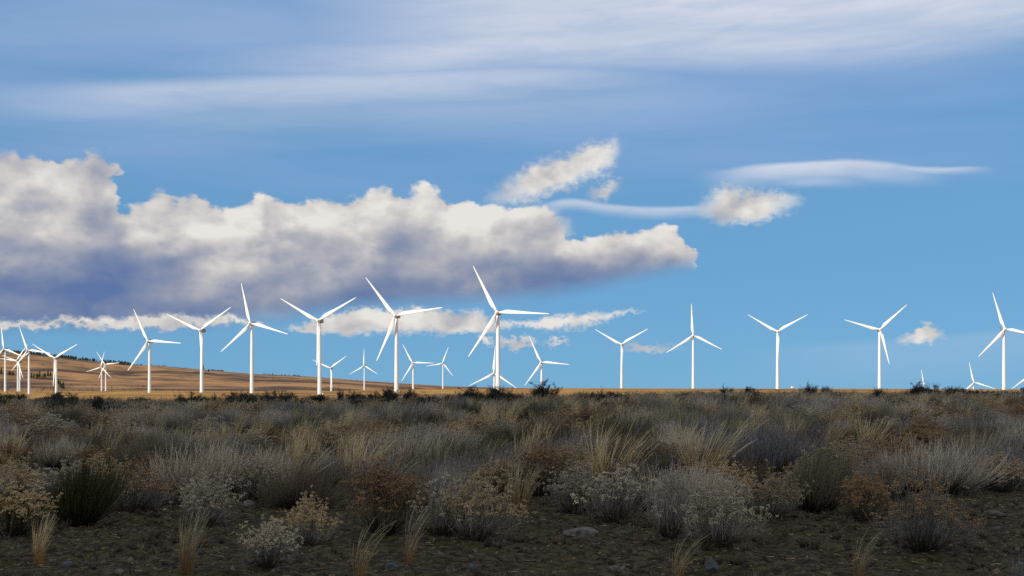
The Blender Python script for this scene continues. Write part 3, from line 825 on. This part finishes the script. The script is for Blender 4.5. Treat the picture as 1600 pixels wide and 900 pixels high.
for k in range(4):
    wd, lf = sagebrush(500 + k, w_=(1.3, 1.5, 1.2, 1.4)[k], limbs=(9, 11, 8, 10)[k])
    SG.append((np_mesh('branch_frame', wd[0], wd[1], M_BARK, wd[2]), np_mesh('foliage', lf[0], lf[1], M_SAGE, lf[2])))

def place(kind, var, x, y, rz, sx, sz, label, group=None, sink=0.02):
    z = float(H(x, y)[0]) - sink
    nm, cat = {'rabbit': ('rabbitbrush', 'shrub'), 'broom': ('grey_brush', 'shrub'), 'green': ('green_brush', 'shrub'), 'grass': ('grass_tuft', 'grass'),
               'sage': ('sagebrush', 'shrub')}[kind]
    if kind in ('rabbit', 'sage'):
        o = empty(nm, (x, y, z), rz)
        ms = RB[var][int(abs(rz) * 1000) % 2] if kind == 'rabbit' else SG[var]
        for nn_, mm in zip(('stem_cluster', 'seed_head_cluster') if kind == 'rabbit' else ('branch_frame', 'foliage'), ms):
            new_obj(nn_, mm, o)
    else:
        mesh_ = {'broom': BR, 'green': GB, 'grass': GS}[kind][var] if not isinstance(var, bpy.types.Mesh) else var
        o = new_obj(nm, mesh_); o.location = (x, y, z); o.rotation_euler = (0, 0, rz)
    o.scale = (sx, sx, sz)
    return tag(o, label, cat, group)

# plants that stand out singly, from the photograph: kind, variant, base px, base py, width px, top py, label
HERO = [
 ('rabbit', 4, 18, 838, 120, 758, 'round rabbitbrush with tan seed heads over dark green stems, beside the dark green brush'),
 ('green', 0, 128, 822, 108, 724, 'dark green broom-like brush standing upright on the bare dirt'),
 ('rabbit', 3, 205, 800, 150, 728, 'low wide rabbitbrush with sparse heads between the green brush and a pale-headed bush'),
 ('rabbit', 0, 318, 822, 120, 738, 'rabbitbrush with pale seed heads behind the tall lone straw tuft'),
 ('rabbit', 0, 418, 886, 88, 812, 'small rabbitbrush with woolly whitish heads, alone on the bare dirt'),
 ('rabbit', 1, 482, 852, 78, 776, 'small dark-based rabbitbrush with tan heads beside the whitish woolly one'),
 ('rabbit', 2, 598, 834, 150, 718, 'large rust-headed rabbitbrush behind two thin straw tufts'),
 ('rabbit', 1, 745, 842, 140, 742, 'wide rabbitbrush with tan heads and straight grey stems reaching the dirt'),
 ('rabbit', 5, 690, 836, 95, 736, 'grey-stemmed rabbitbrush with few pale heads beside the large rust-headed bush'),
 ('rabbit', 2, 845, 775, 105, 688, 'rust-headed rabbitbrush with a dark hollow beneath, edged by straw'),
 ('rabbit', 0, 897, 802, 100, 726, 'rabbitbrush with cream heads in front of tall straw, near the flat pale rock'),
 ('rabbit', 5, 962, 816, 125, 724, 'open rabbitbrush of splayed silvery stems above the flat pale rock'),
 ('rabbit', 5, 1045, 838, 110, 734, 'upright silvery-stemmed rabbitbrush beside the brightest cream-headed bush'),
 ('rabbit', 0, 1122, 852, 122, 748, 'brightest cream-headed rabbitbrush, behind the dark blue-grey stone'),
 ('rabbit', 1, 1202, 810, 92, 738, 'compact dome-shaped rabbitbrush crowded with tan heads'),
 ('broom', 1, 1275, 802, 120, 702, 'tall grey brush rising behind the compact tan-headed dome'),
 ('rabbit', 2, 1345, 812, 95, 738, 'brown rabbitbrush with rust heads between grey brush and the splayed one'),
 ('rabbit', 3, 1443, 862, 160, 742, 'large splayed rabbitbrush of long grey stems with sparse rusty heads'),
 ('grass', 1, 1530, 752, 70, 655, 'tall straw tuft above the pale fallen branch'),
 ('grass', 0, 60, 880, 52, 800, 'short straw tuft on the dirt in front of the dark green brush'),
 ('grass', 0, 292, 896, 70, 788, 'tall lone straw tuft leaning over, in front of the pale-headed bush'),
 ('grass', 'sparse', 562, 902, 80, 806, 'thin straw stalks leaning far over near the whitish woolly bush'),
 ('grass', 'sparse', 640, 882, 58, 780, 'thin upright straw stalks in front of the large rust-headed bush'),
 ('grass', 'sparse', 1342, 902, 56, 822, 'wispy straw tuft on the bare dirt before the splayed bush'),
 ('grass', 'pale', 1590, 906, 60, 838, 'pale grey tuft of stiff bare stalks at the dirt edge'),
 ('grass', 'sparse', 1058, 906, 70, 828, 'wispy straw tuft beside the dark blue-grey stone'),
 ('grass', 3, 952, 772, 110, 662, 'broad clump of tall straw behind the splayed silvery bush'),
 ('grass', 3, 1098, 752, 120, 652, 'tallest broad clump of straw behind the brightest cream-headed bush'),
 ('grass', 1, 812, 800, 60, 715, 'straw tuft between the tan-headed bush and the hollow rust one'),
 ('grass', 1, 566, 765, 90, 672, 'tall leaning straw clump behind the large rust-headed bush'),
 ('grass', 3, 450, 775, 110, 690, 'wide straw clump behind the whitish woolly bush'),
 ('sage', 1, 848, 622, 62, 599, 'dark round sagebrush on the crest with bare side branches'),
 ('sage', 0, 785, 624, 60, 602, 'black sagebrush on the crest at the foot of the tallest tower'),
 ('sage', 2, 1265, 616, 44, 600, 'dark sagebrush on the crest beside the even Y turbine'),
 ('sage', 3, 610, 627, 50, 606, 'dark sagebrush on the crest at the foot of the second tallest tower'),
 ('sage', 1, 735, 626, 56, 607, 'dark sagebrush on the crest just beside the black one under the tallest tower'),
]
hero_xy = []
rnd = random.Random(5)
for kind, var, px, py, wpx, topy, lab in HERO:
    x, y = ground_at(px, py)
    wm, hm = wpx * y / F, (py - topy) * y / F
    if py < 640:
        y = 60.0; x = (px - 800) / F * y
        wm = wpx * y / F; hm = EYE + (HZ - topy) / F * y - float(H(x, y)[0])
    w0, h0 = {'rabbit': (1.0, 0.76), 'broom': (1.1, 0.78), 'green': (1.02, 0.9), 'grass': (0.62, 0.86), 'sage': (1.35, 1.2)}[kind]
    vv = {'sparse': GSPARSE, 'pale': GPALE}.get(var, var)
    place(kind, vv, x, y, rnd.uniform(-0.5, 0.5) if kind != 'rabbit' else rnd.uniform(-1, 1), wm / w0, hm / h0, lab)
    hero_xy.append((x, y, wm * 0.5))

# the dense field behind
rs = np.random.RandomState(2024)
field = {'rabbit': [], 'broom': [], 'green': [], 'grass': [], 'sage': []}
def n2(x, y, seed, o=4): return float(fbm(np.array([x]), np.array([y]), seed, o)[0])
def spots_on(step_, y1):
    """jittered points of the field behind the bare dirt"""
    for iy in range(int((y1 - 13) / step_) + 1):
        y0 = 13 + iy * step_
        half = 0.455 * y0 + 2.0
        for ix in range(int(-half / step_), int(half / step_) + 1):
            x = ix * step_ + (0.5 * step_ if iy % 2 else 0) + rs.uniform(-0.42, 0.42) * step_; y = y0 + rs.uniform(-0.42, 0.42) * step_
            z = float(H(x, y)[0])
            py = HZ + (EYE - z) / y * F; px = 800 + x / y * F
            edge = 800 + 44 * n2(px / 120.0, 1.3, 61)
            if px > 1480: edge -= 22
            if py > edge: continue
            if any((x - hx) ** 2 + (y - hy) ** 2 < (hr * 0.85 + 0.42) ** 2 for hx, hy, hr in hero_xy if hy < 50): continue
            yield x, y, px, 1.0 - 0.32 * float(sstep(36, 60, y))
for x, y, px, fs in spots_on(1.16, 73):
    u = rs.rand()
    if y < 58 and n2(x / 2.6, y / 3.4, 151, 2) < -0.15: continue
    n_a = n2(x / 4.2, y / 5.0, 71)
    q = rs.rand() ** 1.6
    if 50 < y < 68 and u < (0.40 if px < 820 else 0.15): field['sage'].append((x, y, rs.randint(4), rs.uniform(0.4, 1.3), 0.18 + 0.5 * rs.rand() ** 1.6))
    elif u > 0.978 and not (y < 22 and px < 400): field['green'].append((x, y, rs.randint(2), rs.uniform(0.8, 1.3), rs.uniform(0.5, 0.85) * fs))
    elif n_a + rs.normal(0, 0.10) > 0.0: field['broom'].append((x, y, rs.randint(5), 0.85 + 0.95 * q, (0.62 + 0.48 * q) * rs.uniform(0.85, 1.1) * fs))
    else: field['rabbit'].append((x, y, rs.choice([0, 1, 2, 3, 4, 5], p=[.08, .24, .24, .22, .12, .10]), 0.8 + 0.6 * q, (0.65 + 0.35 * q) * rs.uniform(0.85, 1.1) * fs))
for x, y, px, fs in spots_on(1.02, 66):
    n_b = n2(x / 5.5, y / 7.0, 83)
    if rs.rand() < (0.46 if n_b > 0.07 else 0.09 if n_b > -0.05 else 0.03):
        field['grass'].append((x, y, rs.randint(5), rs.uniform(0.75, 1.25), rs.uniform(0.65, 1.1) * fs))
KIND = {'broom': 'leafless grey-twigged brush', 'green': 'dark green twiggy brush', 'grass': 'straw clump', 'sage': 'dark leafy sagebrush'}
RKIND = ['cream-headed grey rabbitbrush', 'tan-headed grey rabbitbrush', 'rust-headed brown rabbitbrush',
         'grey rabbitbrush with sparse rust heads', 'tan-headed green-stemmed rabbitbrush', 'grey rabbitbrush with few cream heads']
GROUP = {'broom': 'leafless brush in the dense field', 'green': 'green brush in the dense field', 'grass': 'straw clumps in the dense field',
         'sage': 'sagebrush along the crest', 'rabbit': 'rabbitbrush in the dense field'}
NEAR = {'broom': 'bare-twigged brush', 'green': 'green brush', 'grass': 'straw', 'sage': 'sagebrush', 'rabbit': 'seeded rabbitbrush'}
ALLP = [(x, y, k) for k, L in field.items() for x, y, *_ in L]
AXY = np.array([(x, y) for x, y, _ in ALLP]); AK = np.array([k for *_, k in ALLP])
def describe(kind, x, y, var, sx, sz):
    base = RKIND[var] if kind == 'rabbit' else KIND[kind]
    if kind == 'broom': base = base.replace('grey', ('grey', 'olive', 'mauve-grey', 'brown', 'grey')[var])
    size = ('low ' if sz < 0.78 else 'tall ' if sz > 0.97 else '') + ('narrow ' if sx < 0.8 else 'broad ' if sx > 1.08 else '')
    d2 = ((AXY - (x, y)) ** 2).sum(1)
    d2[AK == kind] = 1e9
    nb = NEAR[AK[int(np.argmin(d2))]]
    zone = 'at the edge of the dirt' if y < 19.5 else 'in the near brush field' if y < 28 else 'midway to the crest' if y < 44 else 'on the crest'
    if len(f'{size}{base} beside {nb} {zone}'.split()) > 16: size = ''
    return f'{size}{base} beside {nb} {zone}'
LIM = {'rabbit': 275, 'broom': 285, 'green': 60, 'grass': 270, 'sage': 110}
low_s, low_h = [], []
for k in range(3):
    s_, _ = rabbitbrush(600 + k, n=24, per=2, hp=1, thick=2.4)
    rs2 = np.random.RandomState(650 + k)
    E = s_[0][s_[2][:, 1] > 0.97][::3]
    E = E[E[:, 2] > 0.35][:60]
    low_s.append(s_); low_h.append(heads(rs2, E, 2, 0.02, 0.026))
low_b = [broom(620 + k, n=38, per=1, thick=2.5, lean=(LEAN, 0)) for k in range(3)]
low_g = [bunch_grass(640 + k, n=26, h=1.0, w_=0.6, lean=0.16, r=0.0046) for k in range(3)]
stuff = {'rabbit': [], 'broom': [], 'grass': []}
for kind, L in field.items():
    L.sort(key=lambda p: p[1])
    for i, (x, y, var, sx, sz) in enumerate(L):
        if i < LIM[kind] or kind in ('sage', 'green'):
            lab, grp_ = describe(kind, x, y, var, sx, sz), GROUP[kind]
            rz = rs.uniform(-0.6, 0.6) if kind == 'grass' else (rs.uniform(-1.0, 1.0) if kind != 'sage' else rs.uniform(0, 6.28))
            place(kind, int(var), x, y, rz, sx, sz, lab, grp_)
        else:
            stuff[kind].append((i % 3, (x, y, float(H(x, y)[0]) - 0.02, rs.uniform(-1, 1), sx, sz, rs.rand())))
print('FIELD', {k: len(v) for k, v in field.items()}, {k: len(v) for k, v in stuff.items()})
def stuff_obj(name, base, spots, m_, label, cat):
    if not spots: return
    s_ = scatter_mesh(base, spots)
    tag(new_obj(name, np_mesh(name, s_[0], s_[1], m_, s_[2])), label, cat, kind='stuff')
rsp = stuff['rabbit']
stuff_obj('far_rabbitbrush_stems', low_s, rsp, M_STEM, 'grey stems of the distant rabbitbrush filling the field up to the crest', 'shrubs')
stuff_obj('far_tan_seed_heads', low_h, rsp[::2], M_TAN, 'tan seed heads of the distant rabbitbrush below the crest', 'seed heads')
stuff_obj('far_rust_seed_heads', low_h, rsp[1::2], M_RUST, 'rust seed heads of the distant rabbitbrush below the crest', 'seed heads')
stuff_obj('far_grey_brush', low_b, stuff['broom'], M_GREY, 'distant grey brush filling the field up to the crest', 'shrubs')
stuff_obj('far_straw', low_g, stuff['grass'], M_STRAW, 'distant straw grass scattered through the brush below the crest', 'grass')

# ================================================================== stones and litter on the dirt
m_r, t, b = mat('pale_stone')
gp = t.n('ShaderNodeTexCoord')
t.put(b.inputs['Base Color'], t.mix(t.step(t.noise(gp.outputs['Object'], 14, 6, 0.65), 0.35, 0.65), (0.06, 0.05, 0.038), (0.19, 0.162, 0.13)))
b.inputs['Roughness'].default_value = 0.9
m_d, t, b = mat('dark_stone')
gp = t.n('ShaderNodeTexCoord')
t.put(b.inputs['Base Color'], t.mix(t.step(t.noise(gp.outputs['Object'], 20, 6, 0.65), 0.3, 0.7), (0.03, 0.034, 0.036), (0.075, 0.082, 0.085)))
b.inputs['Roughness'].default_value = 0.7
def stone(name, seed, sx, sy, sz, m_):
    bm = bmesh.new(); bmesh.ops.create_icosphere(bm, subdivisions=4, radius=1)
    rr = random.Random(seed)
    dirs = [(Vector((rr.gauss(0, 1), rr.gauss(0, 1), rr.gauss(0, 0.6))).normalized(), rr.uniform(0.62, 0.92)) for _ in range(16)]
    from mathutils import noise as mn
    for v in bm.verts:
        p = v.co.copy()
        for dr, lim in dirs:                         # flat broken facets
            k = p.dot(dr)
            if k > lim: p -= dr * (k - lim) * 0.85
        p *= 1 + 0.10 * mn.noise(p * 2.2 + Vector((seed, 0, 0))) + 0.05 * mn.noise(p * 6 + Vector((0, seed, 0)))
        v.co = Vector((p.x * sx, p.y * sy, p.z * sz))
    me = bpy.data.meshes.new(name); bm.to_mesh(me); bm.free()
    me.materials.append(m_)
    return me
for k, (px, py, wpx, hpx, m_, lab) in enumerate(((908, 836, 62, 14, m_r, 'flat pale stone lying on the bare dirt'), (1113, 891, 30, 20, m_d, 'dark blue-grey angular stone in front of the cream-headed bush'),
     (740, 892, 24, 14, m_d, 'small dark stone half sunk in dirt near thin upright straw'), (612, 890, 28, 13, m_d, 'low dark stone at the foot of thin upright straw'),
     (105, 885, 22, 9, m_d, 'low grey-blue stone near the short straw tuft'), (186, 896, 18, 8, m_r, 'small pale stone on the dirt in front of the dark green brush'),
     (960, 890, 22, 8, m_r, 'small pale chip of stone below the flat pale stone'), (388, 790, 24, 9, m_r, 'pale stone behind the pale-headed rabbitbrush'))):
    x, y = ground_at(px, py)
    s_ = wpx * y / F / 2; hh = hpx * y / F
    o = new_obj('stone', stone('stone', k + 3, s_, s_ * 0.8, hh * 0.8, m_)); o.location = (x, y, float(H(x, y)[0]) + hh * 0.10)
    o.rotation_euler = (0, 0, k * 1.3)
    tag(o, lab, 'stone')
# fallen branch
x0, y0 = ground_at(1538, 806); x1, y1 = ground_at(1600, 808)
n = 9; tt = np.linspace(0, 1, n)
P = np.stack([x0 + (x1 - x0) * tt * 1.1, y0 + (y1 - y0) * tt + 0.04 * np.sin(tt * 5), H(x0 + (x1 - x0) * tt * 1.1, y0 + (y1 - y0) * tt) + 0.035 + 0.012 * np.sin(tt * 9)], 1)[None]
rb_ = np.array([[0.020, 0.033, 0.036, 0.030, 0.022, 0.012, 0.008, 0.006, 0.004]])
v = tubes(P, rb_, 9); 
tag(new_obj('fallen_branch', np_mesh('fallen_branch', v[0], v[1], m_r, v[2], smooth=True)), 'pale weathered fallen branch lying on the dirt under tall straw', 'branch')
# clods and small stones, dead twigs
N = 16000
dd = np.sqrt(rs.uniform(8.5 ** 2, 24 ** 2, N)); kk = rs.uniform(-0.45, 0.45, N)
cx, cy = kk * dd, dd
keep = fbm(cx / 1.4, cy / 1.4, 91) > -0.12
cx, cy = cx[keep], cy[keep]
sz_ = 0.007 + 0.034 * rs.rand(len(cx)) ** 3
C = np.stack([cx, cy, H(cx, cy) + sz_ * 0.2], 1)
v = blobs(rs, C, sz_[:, None] * rs.uniform(0.6, 1.3, (len(cx), 3)), rs.rand(len(cx)))
v[2][:, 2] = np.repeat(rs.rand(len(cx)), 6)
M_CLOD = plant_mat('dirt_clod', (0.04, 0.03, 0.018), (0.13, 0.10, 0.07), var=0.7)
tag(new_obj('dirt_clods', np_mesh('dirt_clods', v[0], v[1], M_CLOD, v[2])), 'small clods and pebbles strewn over the bare dirt', 'dirt', kind='stuff')
N = 8500
dd = np.sqrt(rs.uniform(8.5 ** 2, 22 ** 2, N)); kk = rs.uniform(-0.45, 0.45, N)
cx, cy = kk * dd, dd
aa = rs.uniform(0, 6.28, N); ll = rs.uniform(0.02, 0.11, N)
T3 = np.linspace(-0.5, 0.5, 3)
X_ = cx[:, None] + np.cos(aa)[:, None] * ll[:, None] * T3; Y_ = cy[:, None] + np.sin(aa)[:, None] * ll[:, None] * T3
Z_ = H(X_.ravel(), Y_.ravel()).reshape(N, 3) + 0.006
v = tubes(np.stack([X_, Y_, Z_], -1), rad(N, 3, 0.0032, 0.002), 3, rs.rand(N))
k2 = rs.permutation(N)[:N // 3]
v2_ = tubes(np.stack([X_, Y_, Z_ + 0.003], -1)[k2] + rs.normal(0, 0.05, (len(k2), 1, 3)) * np.array([1, 1, 0]), rad(len(k2), 3, 0.0028, 0.0016), 3, rs.rand(len(k2)))
tag(new_obj('straw_litter', np_mesh('straw_litter', v2_[0], v2_[1], M_STRAW, v2_[2])), 'pale broken straw strewn over the bare dirt', 'litter', kind='stuff')
tag(new_obj('dry_litter', np_mesh('dry_litter', v[0], v[1], M_BROWN, v[2])), 'dead twigs and straw bits littering the bare dirt', 'litter', kind='stuff')
# low dead tufts on the dirt
low_t = [bunch_grass(700 + k, n=26, h=0.12, w_=0.16, lean=0.02, plume=0.1, r=0.0022) for k in range(3)]
N = 1300
dd = np.sqrt(rs.uniform(9 ** 2, 21 ** 2, N)); kk = rs.uniform(-0.45, 0.45, N)
keep = fbm(kk * dd / 1.8, dd / 1.8, 95) > -0.02
spots = [(i % 3, (k_ * d_, d_, float(H(k_ * d_, d_)[0]) - 0.004, rs.uniform(0, 6), rs.uniform(0.6, 1.5), rs.uniform(0.5, 1.3), rs.rand())) for i, (k_, d_) in enumerate(zip(kk[keep], dd[keep]))]
stuff_obj('short_dead_grass', low_t, spots, M_BROWN, 'short dead grass and moss tufts dotted over the bare dirt', 'grass')

# ================================================================== the cloud behind the viewer that shades the foreground
m_c, t, b = mat('cloud_white')
gp = t.n('ShaderNodeTexCoord')
t.put(b.inputs['Base Color'], t.mix(t.noise(gp.outputs['Object'], 0.02, 4, 0.6), (0.78, 0.78, 0.78), (0.86, 0.86, 0.86)))
b.inputs['Roughness'].default_value = 1.0
from mathutils import noise as mn
bm = bmesh.new(); bmesh.ops.create_icosphere(bm, subdivisions=6, radius=1)
for v in bm.verts:
    p = v.co.copy()
    k = 1 + 0.16 * mn.fractal(p * 2.2, 1.0, 2.0, 5) + 0.10 * abs(mn.noise(p * 5.5))
    zf = 55 if p.z > 0 else 16
    v.co = Vector((p.x * k * 300, p.y * k * 150, p.z * k * zf))
me = bpy.data.meshes.new('cloud'); bm.to_mesh(me); bm.free()
me.materials.append(m_c)
for p in me.polygons: p.use_smooth = True
o = new_obj('cloud', me)
o.location = Vector((0, 20, 0)) + sd * (900 / sd.z)
tag(o, 'cumulus cloud drifting in front of the sun and shading the brush', 'cloud')
